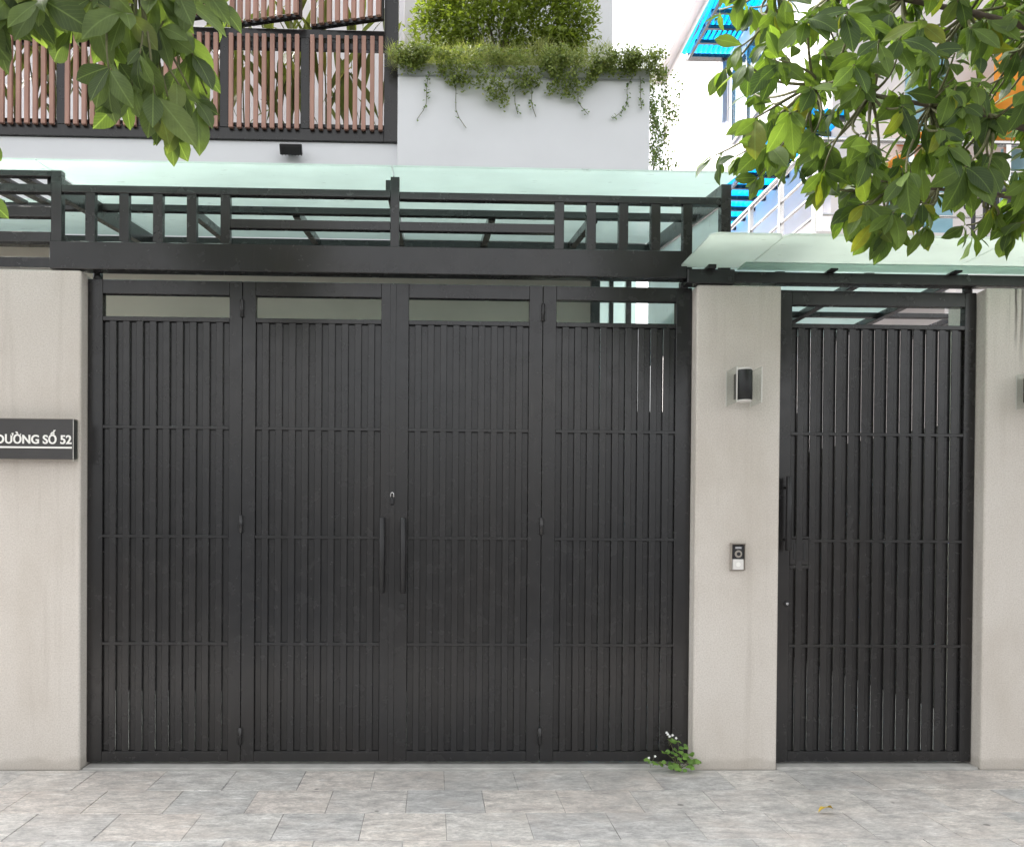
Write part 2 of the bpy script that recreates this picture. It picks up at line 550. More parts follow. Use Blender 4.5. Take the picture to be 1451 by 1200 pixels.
L1 = leaf('gate_leaf', -2.217, -1.2405, -2.124, -1.321, 10, 'dark slatted gate leaf hung against the street sign pillar', 'gate')
L2 = leaf('gate_leaf', -1.2365, -.2745, -1.154, -.350, 10, 'dark slatted gate leaf with pull bar and latch but no keyhole', 'gate')
L3 = leaf('gate_leaf', -.2705, .6915, -.173, .606, 10, 'dark slatted gate leaf with pull bar above a round keyhole', 'gate')
L4 = leaf('gate_leaf', .6955, 1.664, .781, 1.563, 10, 'dark slatted gate leaf above the green weed, next to the lamp pillar', 'gate', lap=.0036)
DR = leaf('gate_door', 2.216, 3.545, 2.324, 3.471, 14, 'single dark slatted pedestrian door between two beige pillars', 'door',
          ztop=3.102, zs0=2.886, zs1=3.008, lockbox=True, lap=.0062)

def hinge(x, z, par):
    h = cyl('hinge', (x, .088, z - .056), (x, .088, z + .056), .0125, M_STEEL, par, 14)
    g = Geo(); g.tube([(x, .088, z - .003), (x, .088, z + .003)], [.0145, .0145], 14)
    g.obj('hinge_ring', M_BLACK, h).location = (0, 0, 0)
    box('hinge_plate', x - .022, x + .022, .0945, .1005, z - .05, z + .05, M_STEEL, h, bev=.001)
for x, par in ((-1.2385, L1), (.6935, L4)):
    for z in (2.93, 1.552, .19):
        hinge(x, z, par)

def pull(x, z0, z1, par, y=.035):
    h = cyl('pull_handle', (x, y, z0), (x, y, z1), .0185, M_BLACK, par, 24)
    for z in (z0 + .07, z1 - .07):
        cyl('standoff', (x, y, z), (x, .1005, z), .008, M_STEEL, h, 10)
pull(-.333, 1.119, 1.601, L2)
pull(-.198, 1.119, 1.601, L3)
pull(2.288, 1.406, 1.885, DR)
box('meeting_strip', -.292, -.2545, .091, .0985, .024, 3.10, M_STEEL, L2, bev=.0015)
# latch on the meeting strip: staple with a small padlock
lt = box('latch', -.284, -.260, .070, .0908, 1.684, 1.728, M_BLACK, L2, bev=.004)
g = Geo(); g.tube([(-.281, .08, 1.725)] + [(-.272 + .0095 * cos(t), .08, 1.748 + .014 * sin(t)) for t in [pi, 2.5, 2, 1.57, 1.1, .6, 0]] + [(-.263, .08, 1.725)],
                  [.0035] * 9, 8)
g.obj('shackle', M_CHROME, lt, True)

def disc(name, x, z, r, mat, par, y=.0985, t=.006):
    return cyl(name, (x, y - t, z), (x, y + .001, z), r, mat, par, 26)
k = disc('keyhole_plate', -.203, 1.028, .024, M_STEEL, L3)
disc('lock_cylinder', -.203, 1.028, .013, M_BLACK, k, .0925, .003)
k = disc('door_knob', 2.308, 1.058, .020, M_BLACK, DR)
disc('lock_cylinder', 2.308, 1.058, .010, M_CHROME, k, .0925, .006)
# lock box of the door with its two slots
lb = box('lock_box', 2.327, 2.457, .1055, .130, 1.312, 1.482, M_STEEL, DR, bev=.003)
for x in (2.352, 2.416):
    box('slot', x, x + .017, .1035, .1065, 1.345, 1.452, M_BLACK, lb, bev=.001)
box('lock_ledge', 2.3245, 2.4585, .1035, .122, 1.288, 1.3105, M_STEEL, DR)
box('lock_ledge', 2.3245, 2.4585, .1035, .122, 1.4835, 1.4985, M_STEEL, DR)
# pivots carrying the leaves under the beam
for x, par in ((-2.165, L1), (1.615, L4), (3.50, DR)):
    cyl('pivot', (x, .127, 3.1), (x, .127, 3.148), .030, M_STEEL, par, 22)

# ------------------------------------------------------------------ gate canopy (steel frame + glass)
CN = root('gate_canopy', (-.27, .05, 3.13), 'long dark steel canopy frame with ladder grille above the wide gate', 'canopy')
box('beam', -2.416, 1.60, -.002, .10, 3.140, 3.312, M_STEEL, CN, bev=.004)
for x0, x1, zt in ((-2.416, -2.352, 3.775), (-.292, -.236, 3.762), (1.822, 1.887, 3.748)):
    box('post', x0, x1, .018, .078, 3.3135 if x0 < 1.7 else 3.195, zt, M_STEEL, CN)
box('top_rail', -2.351, -.293, .021, .075, 3.626, 3.672, M_STEEL, CN)
box('top_rail', -.235, 1.821, .021, .075, 3.618, 3.664, M_STEEL, CN)
for xc in (-2.176, -1.965, -1.754, -1.543, -1.332, .784, .989, 1.196, 1.403, 1.609):
    box('upright', xc - .030, xc + .030, .0235, .0725, 3.3135 if xc < 1.55 else 3.195, 3.6255 if xc < 0 else 3.6175, M_STEEL, CN)
box('middle_rail', -1.3015, -.293, .024, .072, 3.420, 3.476, M_STEEL, CN)
box('middle_rail', -.235, .7535, .024, .072, 3.420, 3.476, M_STEEL, CN)
# left end bay
for z0, z1 in ((3.722, 3.772), (3.622, 3.672), (3.468, 3.532), (3.312, 3.374), (3.152, 3.215)):
    box('side_rail', -4.4, -2.417, .021, .075, z0, z1, M_STEEL, CN)
ZG = lambda y: 3.755 + .135 * (y - .02)       # underside of the glass
for x in (-2.44, -1.79, -1.03, -.30, .41, 1.17, 1.855):
    e = abs(x + .3) > 2
    yf = .0785 if e or x == -.30 else .905
    slope_box('rafter', x - .026, x + .026, yf, 1.985, ZG(yf) - .004, ZG(1.985) - .004, .12 if e else .062, M_STEEL, CN)
for k in range(9):
    x = -2.62 - .165 * k
    slope_box('slat', x - .035, x + .035, .0785, .78, ZG(.0785) - .012, ZG(.78) - .012, .022, M_STEEL, CN)
box('purlin', -4.4, 1.82, .84, .885, ZG(.84) - .054, ZG(.84) - .004, M_STEEL, CN)
box('back_beam', -4.4, 1.95, 1.988, 2.085, ZG(1.985) - .085, ZG(1.985) - .006, M_STEEL, CN)
def glass_sheet(name, x0, x1, y0, y1, parent, mat=M_GLASS, t=.012):
    gl = slope_box(name, x0, x1, y0, y1, ZG(y0) + t, ZG(y1) + t, t, mat, parent)
    return gl
glass_sheet('glass_sheet', -4.4, -2.412, -.20, .06, CN)
glass_sheet('glass_sheet', -4.4, -2.412, .80, 1.985, CN)
glass_sheet('glass_sheet', -2.407, -.274, -.20, 1.985, CN)
glass_sheet('glass_sheet', -.269, 1.865, -.20, 1.985, CN)
# glazed side cheek below the end rafter, and its posts
g = Geo()
yy0, yy1 = .085, 1.98
g.add([(1.850, yy0, 2.95), (1.862, yy0, 2.95), (1.862, yy1, 2.95), (1.850, yy1, 2.95),
       (1.850, yy0, ZG(yy0) - .13), (1.862, yy0, ZG(yy0) - .13), (1.862, yy1, ZG(yy1) - .13), (1.850, yy1, ZG(yy1) - .13)],
      [(0, 3, 2, 1), (4, 5, 6, 7), (0, 1, 5, 4), (1, 2, 6, 5), (2, 3, 7, 6), (3, 0, 4, 7)])
g.obj('side_glass', M_GLASS, CN)
for x0, x1 in ((1.43, 1.51), (1.60, 1.635), (1.755, 1.80)):
    box('screen_post', x0, x1, 2.40, 2.46, 0, 4.12, M_STEEL, CN)
box('screen_glass', 1.512, 1.848, 2.425, 2.435, .05, 4.11, M_GLASS, CN, bev=0)

# ------------------------------------------------------------------ door canopy
PUR = 1.12
DC = root('door_canopy', (2.7, 0, 3.12), 'flat frosted glass canopy jutting out above the pedestrian door', 'canopy')
box('beam', 1.905, 4.7, -.001, .085, 3.120, 3.188, M_STEEL, DC, bev=.003)
box('end_block', 1.6005, 1.9045, -.014, .095, 3.106, 3.196, M_STEEL, DC, bev=.004)
def rounded_sheet(name, x0, x1, y0, y1, z0, z1, rad, mat, parent, corners):
    """sheet with rounded front corners"""
    pts = []
    def arc(cx, cy, a0):
        for i in range(7):
            a = a0 + i * pi / 12
            pts.append((cx + rad * cos(a), cy + rad * sin(a)))
    if corners[0]: arc(x0 + rad, y0 + rad, pi)
    else: pts.append((x0, y0))
    if corners[1]: arc(x1 - rad, y0 + rad, 1.5 * pi)
    else: pts.append((x1, y0))
    pts += [(x1, y1), (x0, y1)]
    n = len(pts)
    vs = [(x, y, z0) for x, y in pts] + [(x, y, z1) for x, y in pts]
    fs = [tuple(range(n - 1, -1, -1)), tuple(range(n, 2 * n))] + [(i, (i + 1) % n, n + (i + 1) % n, n + i) for i in range(n)]
    return mesh_obj(name, vs, fs, mat, parent)
rounded_sheet('glass_sheet', 1.563, 1.982, -.60, .02, 3.214, 3.226, .05, M_GLASS2, DC, (1, 1))
rounded_sheet('glass_sheet', 1.987, 3.30, -.60, .02, 3.214, 3.226, .05, M_GLASS2, DC, (1, 1))
rounded_sheet('glass_sheet', 3.305, 4.7, -.60, .02, 3.214, 3.226, .05, M_GLASS2, DC, (1, 0))
box('glass_ledge', 1.93, 4.7, -.125, .03, 3.2005, 3.2105, M_GLASS, DC, bev=.001)
for x in (1.72, 2.5, 3.3, 4.1):
    box('bracket', x, x + .05, -.06, .06, 3.1885, 3.2002 if x > 1.9 else 3.2132, M_BLACK, DC, bev=.002)
for x in (2.24, 2.83, 3.45, 4.07):
    box('rafter', x - .028, x + .028, .0855, 1.9, 3.178, 3.2255, M_STEEL, DC)
box('purlin', 2.0, 4.3, PUR, PUR + .05, 3.192, 3.228, M_STEEL, DC)
box('back_glass', 1.90, 3.478, .088, 2.0, 3.232, 3.244, M_GLASS, DC, bev=0)

# ------------------------------------------------------------------ wall lamps, intercom, sign
def wall_lamp(xc, label):
    r = root('wall_lamp', (xc, 0, 2.44), label, 'lamp', None)
    cyl('lamp_body', (xc + .004, -.095, 2.355), (xc + .004, -.095, 2.540), .049, M_BLACK, r, 32)
    cyl('diffuser', (xc + .004, -.095, 2.5405), (xc + .004, -.095, 2.553), .044, M_BUTTON, r, 28)
    cyl('diffuser', (xc + .004, -.095, 2.342), (xc + .004, -.095, 2.3545), .044, M_BUTTON, r, 28)
    box('wall_mount', xc - .03, xc + .03, -.052, .004, 2.37, 2.53, M_BLACK, r, bev=.003)
    for s in (-1, 1):
        x = xc + s * .078
        p = box('acrylic_plate', x - .003, x + .003, -.19, -.001, 2.325, 2.545, M_ACRYL, r, bev=0)
        box('plate_edge', x - .0031, x + .0031, -.1925, -.1902, 2.325, 2.545, M_ACEDGE, p, bev=0)
        box('plate_edge', x - .0031, x + .0031, -.0035, -.0008, 2.325, 2.545, M_ACEDGE, p, bev=0)
        box('plate_edge', x - .0031, x + .0031, -.19, -.0036, 2.5452, 2.5465, M_ACEDGE, p, bev=0)
    return r
wall_lamp(1.938, 'black cylinder wall lamp between clear plates on the pillar with the intercom')
wall_lamp(3.826, 'black cylinder wall lamp on the stained pillar beside the door')

IC = root('intercom', (1.938, 0, 1.365), 'small grey door intercom with camera eye and white button', 'intercom')
box('rain_hood', 1.893, 1.984, -.012, .003, 1.276, 1.455, M_PLATE, IC, bev=.003)
box('hood_top', 1.893, 1.984, -.042, -.0125, 1.447, 1.455, M_PLATE, IC, bev=.001)
box('hood_side', 1.893, 1.8975, -.036, -.0125, 1.282, 1.4465, M_PLATE, IC, bev=.001)
box('hood_side', 1.9795, 1.984, -.036, -.0125, 1.282, 1.4465, M_PLATE, IC, bev=.001)
box('speaker_panel', 1.902, 1.975, -.030, -.0125, 1.352, 1.441, M_BLACK, IC, bev=.003)
k = cyl('camera_eye', (1.938, -.036, 1.385), (1.938, -.0302, 1.385), .024, M_PLATE, IC, 22)
cyl('lens', (1.938, -.039, 1.385), (1.938, -.0362, 1.385), .012, M_BLACK, k, 18)
box('name_strip', 1.918, 1.958, -.032, -.0302, 1.418, 1.430, M_CHROME, IC, bev=0)
k = box('button_panel', 1.902, 1.975, -.030, -.0125, 1.284, 1.3515, M_BUTTON, IC, bev=.003)
cyl('button', (1.938, -.035, 1.318), (1.938, -.0302, 1.318), .015, M_LETTER, k, 22)

SG = root('street_sign', (-2.6, 0, 2.06), 'dark box sign with white street name lettering and underline', 'sign')
box('sign_box', -3.05, -2.238, -.072, .002, 1.948, 2.188, M_SIGN, SG, bev=.003)
box('front_plate', -3.05, -2.2345, -.0765, -.0725, 1.945, 2.190, M_SIGN, SG, bev=0)
box('end_plate', -2.2375, -2.2335, -.0755, -.001, 1.936, 2.191, M_ACRYL, SG, bev=0)
box('end_edge', -2.2343, -2.2313, -.0785, -.0757, 1.932, 2.193, M_ACEDGE, SG, bev=0)
box('top_edge', -3.05, -2.2346, -.0785, -.001, 2.1905, 2.1945, M_PLATE, SG, bev=0)
box('underline', -3.0, -2.241, -.0795, -.0768, 2.010, 2.0205, M_LETTER, SG, bev=0)
cu = bpy.data.curves.new('lettering', 'FONT')
cu.body = 'D\u01af\u1edcNG S\u1ed0 52'
cu.extrude = .004
cu.offset = .022
cu.size = 1
tmp = bpy.data.objects.new('lettering_source', cu)
COL.objects.link(tmp)
bpy.context.view_layer.update()
src = bpy.data.meshes.new_from_object(tmp.evaluated_get(bpy.context.evaluated_depsgraph_get()))
bpy.data.objects.remove(tmp)
xs = [v.co.x for v in src.vertices]
w = max(xs) - min(xs)
# cap height from the digits at the end
caps = [v.co.y for v in src.vertices if v.co.x > max(xs) - w * .06]
ch = max(caps) - min(caps); cb = min(caps)
kx = .458 / w; kz = .055 / ch
g = Geo()
for q, (ox, oz) in enumerate(((0, 0), (-.0009, 0), (.0009, 0))):   # heavy strokes
    g.add([((v.co.x - max(xs)) * kx + ox, -v.co.z * .25 - .00012 * q, (v.co.y - cb) * kz + oz) for v in src.vertices],
          [tuple(p.vertices) for p in src.polygons])
me = bpy.data.meshes.new('lettering')
me.from_pydata(g.v, [], g.f)
me.materials.append(M_LETTER)
o = bpy.data.objects.new('lettering', me)
o.location = Vector((-2.243, -.0785, 2.0375)) - SG.location
link(o, SG)
box('crossbar', -2.711, -2.690, -.0795, -.0775, 2.061, 2.069, M_LETTER, SG, bev=0)

# ------------------------------------------------------------------ the house
H = root('house', (-1.5, 4, 0), 'white house with a recessed balcony behind the gate', 'house')
box('ground_floor_wall', -7, 1.47, 2.62, 2.85, 0, 4.2, M_OLIVE, H, bev=0)
box('upper_wall', -7, -.345, 2.10, 2.90, 4.30, 4.897, M_WHITE, H, bev=.004)
box('added_backing', -7, -.345, 2.10, 2.16, 4.045, 4.2995, M_WHITE, H, bev=0)  # added white strip, brightens what shows through the canopy glass
box('balcony_floor', -7, -.345, 2.901, 4.0, 4.60, 4.84, M_WHITE, H, bev=0)
box('balcony_back_wall', -7, -.345, 4.0, 4.25, 4.2, 8.0, M_WHITE, H, bev=0)
box('balcony_side_wall', -.3445, -.20, 3.31, 4.25, 4.2, 8.0, M_WHITE, H, bev=0)
box('roof_slab', -7, -.30, 4.26, 9.0, 8.0, 8.3, M_WHITE, H, bev=0)
box('tower_wall', -.345, 1.79, 3.3, 9.0, 4.2, 8.6, M_WHITE, H, bev=.006)
box('side_wall', 1.20, 1.43, 2.851, 9.0, 0, 4.2, M_WHITE, H, bev=0)
box('passage_backdrop', 1.44, 4.79, 5.2, 5.4, 0, 3.0, M_BACKDROP, H, bev=0)  # added dark wall closing the passage, dims the slits in front
sh = box('gate_backdrop', -4.2, .9, 2.585, 2.618, 0, 3.42, M_BACKDROP, H, bev=0)  # added dark sheet and panels, keep the gate slits dark
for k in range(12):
    box('panel', -4.2, .9, 2.572, 2.5845, .02 + k * .283, .296 + k * .283, M_BACKDROP, sh, bev=.004)

PB = root('planter_box', (.75, 2.6, 4.3), 'tall white planter box with grey coping overgrown with ferns', 'planter')
box('front_wall', -.343, 1.852, 2.0, 2.14, 4.045, 5.432, M_WHITE, PB, bev=.006)
box('side_wall', 1.72, 1.852, 2.1405, 3.299, 4.3, 5.432, M_WHITE, PB, bev=.004)
box('side_wall', -.343, -.22, 2.1405, 3.299, 4.3, 5.432, M_WHITE, PB, bev=.004)
box('base', -.219, 1.719, 2.1405, 3.299, 4.3, 4.5, M_WHITE, PB, bev=0)
box('shadow_joint', -.335, 1.842, 2.012, 2.13, 5.4325, 5.449, M_GREYBAND, PB, bev=0)
box('coping', -.343, 1.852, 1.997, 2.14, 5.4495, 5.55, M_GREYBAND, PB, bev=.006)
box('soil', -.219, 1.719, 2.1405, 3.299, 4.5005, 5.50, M_SOIL, PB, bev=0)

tag(box('side_backdrop', 4.35, 4.5, .43, 5.19, 0, 2.45, M_BACKWALL, bev=.01), 'added dark wall dimming the lower chinks of the door', 'wall')  # added to darken the lower slits of the door

# balcony screen: steel frame, fixed wooden slats
BS = root('balcony_screen', (-2.4, 2.1, 4.9), 'dark steel balcony frame filled with upright terracotta wooden slats', 'screen')
box('bottom_rail', -5.5, -.4655, 2.075, 2.16, 4.898, 5.0, M_STEEL, BS, bev=.003)
box('top_rail', -5.5, -.4655, 2.075, 2.16, 5.785, 5.862, M_STEEL, BS, bev=.003)
box('corner_post', -.465, -.344, 2.07, 2.165, 4.8975, 8.0, M_STEEL, BS, bev=.003)
for i in range(7):
    xm = -1.153 - .7 * i
    box('mullion', xm - .038, xm + .038, 2.072, 2.15, 5.0005, 5.7845, M_STEEL, BS, bev=.003)
box('inner_rail', -5.5, -.4655, 2.09, 2.14, 5.70, 5.755, M_STEEL, BS)
box('inner_rail', -5.5, -.4655, 2.09, 2.14, 5.02, 5.05, M_STEEL, BS)
for i in range(7):
    xr = -.465 - .7 * i - (.0 if i == 0 else -.0)
    xl = -1.153 - .7 * i + .038
    xr = (-.465 if i == 0 else -1.153 - .7 * (i - 1) - .038)
    for k in range(9):
        xc = xl + .028 + (xr - xl - .056) * k / 8
        s = box('slat', xc - .0185, xc + .0185, 2.035, 2.07, 4.985, 5.795, M_WOOD, BS, bev=.003)
        box('end_cap', xc - .0165, xc + .0165, 2.037, 2.068, 4.981, 4.9848, M_WOODEND, s, bev=0)

# opened shutters above, each pivoted about its own side
def shutter(xh, width, ang, label):
    r = root('slatted_shutter', (xh, 2.1, 5.875), label, 'shutter', 'slatted shutters standing ajar over the balcony rail')
    r.rotation_euler = (0, 0, -radians(ang))
    def lb(name, x0, x1, y0, y1, z0, z1, mat, bev=.002):
        o = bpy.data.objects.new(name, box_mesh(x1 - x0, y1 - y0, z1 - z0, mat, bev))
        o.location = ((x0 + x1) / 2, (y0 + y1) / 2, (z0 + z1) / 2)
        return link(o, r)
    lb('stile', 0, .03, -.02, .03, 0, 1.9, M_STEEL)
    lb('stile', width - .03, width, -.02, .03, 0, 1.9, M_STEEL)
    lb('bottom_rail', .03, width - .03, -.018, .028, .001, .035, M_STEEL)
    lb('top_rail', .03, width - .03, -.018, .028, 1.865, 1.899, M_STEEL)
    for k in range(9):
        xc = .03 + (width - .06) * k / 8
        lb('slat', xc - .0195, xc + .0195, -.055, -.0205, .012, 1.89, M_WOOD, .003)
    return r
for i, xh in enumerate((-1.10, -1.80, -2.50, -3.20, -3.90)):
    shutter(xh, .655, 15, 'terracotta slatted shutter standing ajar above the balcony rail')

FL = root('flood_light', (-1.259, 2.1, 4.78), 'small black flood light on the white wall under the balcony', 'light')
box('housing', -1.355, -1.165, 1.985, 2.03, 4.745, 4.832, M_BLACK, FL, bev=.006, rot=(radians(25), 0, 0))
box('glass', -1.34, -1.18, 1.975, 1.984, 4.735, 4.80, M_BLACK, FL, bev=.002, rot=(radians(25), 0, 0))
box('bracket', -1.30, -1.22, 2.031, 2.101, 4.78, 4.81, M_BLACK, FL, bev=.003)
for k in range(7):
    box('cooling_fin', -1.345 + k * .028, -1.339 + k * .028, 2.031, 2.055, 4.755, 4.82, M_BLACK, FL, bev=0)

# ------------------------------------------------------------------ neighbour's house
NB = root('neighbour_house', (8, 8, 0), 'white neighbouring house with blue sheet awnings behind the tree', 'house')
box('side_wall', 4.80, 5.05, 4.85, 12.5, 0, 11.0, M_CREAM, NB, bev=0)
box('front_wall', 5.051, 14.0, 4.85, 5.1, 0, 11.0, M_CREAM, NB, bev=0)
box('back_wall', 5.051, 14.0, 12.2, 12.5, 0, 11.0, M_CREAM, NB, bev=0)
box('roof', 4.6, 14.2, 4.6, 12.7, 11.001, 11.2, M_CREAM, NB, bev=0)
w_ = box('window', 4.785, 4.799, 7.0, 8.25, 7.78, 8.95, M_PANE, NB, bev=0)
for y in (6.97, 7.6, 8.25):
    box('frame', 4.755, 4.784, y, y + .045, 7.74, 8.99, M_STAINLESS, w_, bev=0)
box('frame', 4.755, 4.784, 7.0155, 8.2495, 7.74, 7.779, M_PLATE, w_, bev=0)
for x0, x1, z0, z1 in ((5.5, 6.3, 4.95, 5.75), (6.9, 7.9, 4.9, 6.2), (5.7, 6.2, 6.4, 7.4), (7.2, 8.2, 7.0, 8.2)):
    w_ = box('window', x0, x1, 4.832, 4.849, z0, z1, M_TEALPANE, NB, bev=0)
    box('frame', x0 - .05, x1 + .05, 4.81, 4.831, z0 - .06, z0 - .001, M_STAINLESS, w_, bev=0)
    box('frame', (x0 + x1) / 2 - .02, (x0 + x1) / 2 + .02, 4.81, 4.831, z0, z1, M_STAINLESS, w_, bev=0)
box('awning_strut', 4.70, 4.78, 8.53, 8.61, 8.25, 9.24, M_STRUT, NB, bev=.01)
# balcony slab in front of the side wall
box('balcony_slab', 4.20, 4.799, 3.9, 9.0, 4.62, 4.84, M_CREAM, NB, bev=.01)
box('balcony_slab', 4.8, 7.0, 3.9, 4.849, 4.62, 4.84, M_CREAM, NB, bev=.01)
box('balcony_support', 4.35, 4.75, 4.2, 4.6, 0, 4.619, M_CREAM, NB, bev=.01)
def awning(x0, x1, y0, y1, z, label, ribs):
    r = root('sheet_awning', ((x0 + x1) / 2, y1, z), label, 'awning')
    g = Geo()                                  # corrugated sheet, waves across X
    n = max(8, int((x1 - x0) / .02))
    for i in range(n + 1):
        x = x0 + (x1 - x0) * i / n
        zz = z + .012 * sin(i * pi / 2)
        g.v += [(x, y0, zz), (x, y1, zz)]
    g.uv = [(.5, .5)] * len(g.v)
    g.f = [(2 * i, 2 * i + 2, 2 * i + 3, 2 * i + 1) for i in range(n)]
    s = g.obj('sheet', M_BLUE, r, True)
    sol = s.modifiers.new('thickness', 'SOLIDIFY'); sol.thickness = .003
    for k in range(ribs):
        y = y0 + .1 + (y1 - y0 - .16) * k / (ribs - 1)
        box('purlin', x0 + .10, x1 - .002, y, y + (.05 if k < ribs - 1 else .14), z - .075, z - .018, M_STEEL, r, bev=0)
    box('edge_tube', x0 + .10, x0 + .14, y0 + .05, y1 - .01, z - .12, z - .0755, M_STEEL, r, bev=0)
    return r
awning(4.0, 4.798, 3.6, 8.52, 9.33, 'blue corrugated sheet awning high up under the neighbour\'s roof', 13)
awning(4.0, 4.798, 4.35, 10.6, 6.40, 'blue corrugated sheet awning over the neighbour\'s railed balcony', 16)

RL = root('balcony_railing', (4.25, 4.0, 4.84), 'stainless steel tube railing round the neighbour\'s balcony', 'railing')
for y in (4.0, 5.0, 6.0, 7.0, 8.0, 8.9):
    wd = .045 if y == 4.0 else .028
    box('post', 4.25 - wd, 4.25 + wd, y - wd, y + wd, 4.841, 5.86, M_STAINLESS, RL, bev=.004)
for x in (5.3, 6.4):
    box('post', x - .028, x + .028, 3.972, 4.028, 4.841, 5.86, M_STAINLESS, RL, bev=.004)
for z, r_ in ((5.88, .034), (5.56, .017), (5.30, .017), (5.05, .017)):
    cyl('rail', (4.25, 3.97, z), (4.25, 8.95, z), r_, M_STAINLESS, RL, 12)
    cyl('rail', (4.29, 4.0, z + .001), (6.95, 4.0, z + .001), r_, M_STAINLESS, RL, 12)

OS = root('sun_shade', (6.95, 4.2, 6.0), 'orange fabric sun shade hanging on the neighbour\'s house', 'shade')
g = Geo()
for i in range(25):
    x = 6.44 + .045 * i
    g.v += [(x, 4.3 + .03 * sin(i * 1.3), 6.05), (x, 4.3 + .02 * sin(i * 1.3 + .4), 7.5)]
g.uv = [(.5, .5)] * len(g.v)
g.f = [(2 * i, 2 * i + 2, 2 * i + 3, 2 * i + 1) for i in range(24)]
s = g.obj('fabric', M_ORANGE, OS, True)
s.modifiers.new('thickness', 'SOLIDIFY').thickness = .004
cyl('roller', (6.40, 4.3, 7.53), (7.6, 4.3, 7.53), .04, M_STAINLESS, OS, 14)
box('shade_arm', 6.50, 6.54, 4.341, 4.849, 7.50, 7.56, M_STAINLESS, OS)
for x0, x1, z in ((5.45, 5.95, 5.95), (5.60, 6.0, 6.22)):
    tag(box('wall_ledge', x0, x1, 4.55, 4.848, z, z + .035, M_ORANGE, bev=.003),
        'thin orange ledge strip on the neighbour\'s pale wall', 'ledge', 'orange ledge strips on the neighbouring wall')

BR = root('black_railing', (6.3, 3.4, 4.4), 'black steel bar railing at the edge of the neighbour\'s stair', 'railing')
for k in range(13):
    box('bar', 5.62 + k * .125, 5.65 + k * .125, 3.385, 3.415, 4.30, 4.95 + k * .055, M_BLACK, BR, bev=0)
g = Geo(); g.tube([(5.55, 3.4, 4.93), (7.25, 3.4, 5.68)], [.028, .028], 8)
g.obj('handrail', M_BLACK, BR)
box('base_rail', 5.55, 7.25, 3.38, 3.42, 4.25, 4.299, M_BLACK, BR)
box('stair_wall', 5.4, 7.4, 3.3, 3.5, 0, 4.2495, M_CREAM, BR, bev=.01)

# ------------------------------------------------------------------ plants
def leaf_mesh(name, mat, wid=.40, fold=.25, droop=.35, seg=6, wav=0.0, tip=1.0):
    """blade of length 1 along +Y, normal +Z, stalk at the origin"""
    vs, uvs, fs = [], [], []
    for i in range(seg + 1):
        t = i / seg
        w_ = wid * .5 * (sin(pi * t ** 1.2) ** .9 if 0 < t < 1 else 0)
        a = droop * t
        y = .06 + .94 * (sin(a) / droop if droop > .01 else t)
        z = -(1 - cos(a)) / max(droop, .01) * .94
        for s in (-1, 0, 1):
            zz = z + abs(s) * w_ * fold + (wav * sin(t * 9 + s) * abs(s) * w_ if wav else 0)
            vs.append((s * w_, y, zz)); uvs.append((.5 + .5 * s * (w_ / (wid * .5) if wid else 0), t))
    for i in range(seg):
        for s in (0, 1):
            a = i * 3 + s
            fs.append((a, a + 1, a + 4, a + 3))
    b = len(vs)                                   # stalk
    r = .008
    vs += [(-r, -.02, 0), (r, -.02, 0), (r * .7, .09, r), (-r * .7, .09, r)]; uvs += [(.5, 0)] * 4
    fs.append((b, b + 1, b + 2, b + 3))
    me = bpy.data.meshes.new(name)
    me.from_pydata(vs, [], fs)
    lay = me.uv_layers.new(name='UVMap')
    for l in me.loops:
        lay.data[l.index].uv = uvs[l.vertex_index]
    me.polygons.foreach_set('use_smooth', [True] * len(me.polygons))
    me.materials.append(mat)
    me.update()
    return me

def frame(d, n):
    """matrix whose Y is d and whose Z is near n"""
    d = d.normalized()
    x = d.cross(n)
    if x.length < 1e-3: x = d.cross(Vector((1, .2, 0)))
    x.normalize()
    z = x.cross(d)
    m = Matrix.Identity(3)
    m.col[0], m.col[1], m.col[2] = x, d, z
    return m

def rosette(rng, tip, direction, count, length, meshes, parent, out, sag=.75):
    """leaves standing round a twig end; out collects (mesh, matrix)"""
    t = direction.normalized()
    a = t.cross(Vector((.2, .1, 1)))
    a.normalize(); b = t.cross(a)
    ph = rng.uniform(0, 6.3)
    for k in range(count):
        an = ph + k * 2.4 + rng.uniform(-.3, .3)
        spread = rng.uniform(.55, 1.25)
        d = t * cos(spread) + (a * cos(an) + b * sin(an)) * sin(spread)
        d.z -= sag * rng.uniform(.5, 1.6)
        d.normalize()
        nrm = (t * .8 + Vector((rng.uniform(-.7, .7), rng.uniform(-1.9, -.2), rng.uniform(-.1, .9))))
        L = length * rng.uniform(.5, 1.25)
        m = frame(d, nrm).to_4x4()
        m = Matrix.Translation(Vector(tip) - t * rng.uniform(0, .05)) @ m @ Matrix.Diagonal((L, L, L, 1))
        out.append((rng.choice(meshes), m))

def put_leaves(lst, parent, limit, name, mat):
    """the first ones as objects, the others joined to one part"""
    base = world_of(parent)
    for me, m in lst[:limit]:
        o = bpy.data.objects.new(name, me)
        link(o, parent)
        o.matrix_local = Matrix.Translation(-base) @ m
    rest = lst[limit:]
    if rest:
        g = Geo()
        for me, m in rest:
            uvl = me.uv_layers[0].data
            uv = [(.5, .5)] * len(me.vertices)
            for l in me.loops: uv[l.vertex_index] = tuple(uvl[l.index].uv)
            g.add([m @ v.co for v in me.vertices], [tuple(p.vertices) for p in me.polygons], uv)
        o = g.obj('crown', mat, parent, True, uv=True)
        tag(o, kind='stuff')

def curve(p0, p1, bend, n=7):
    p0, p1 = Vector(p0), Vector(p1)
    bend = Vector(bend)
    return [p0.lerp(p1, i / n) + bend * sin(pi * i / n) for i in range(n + 1)]

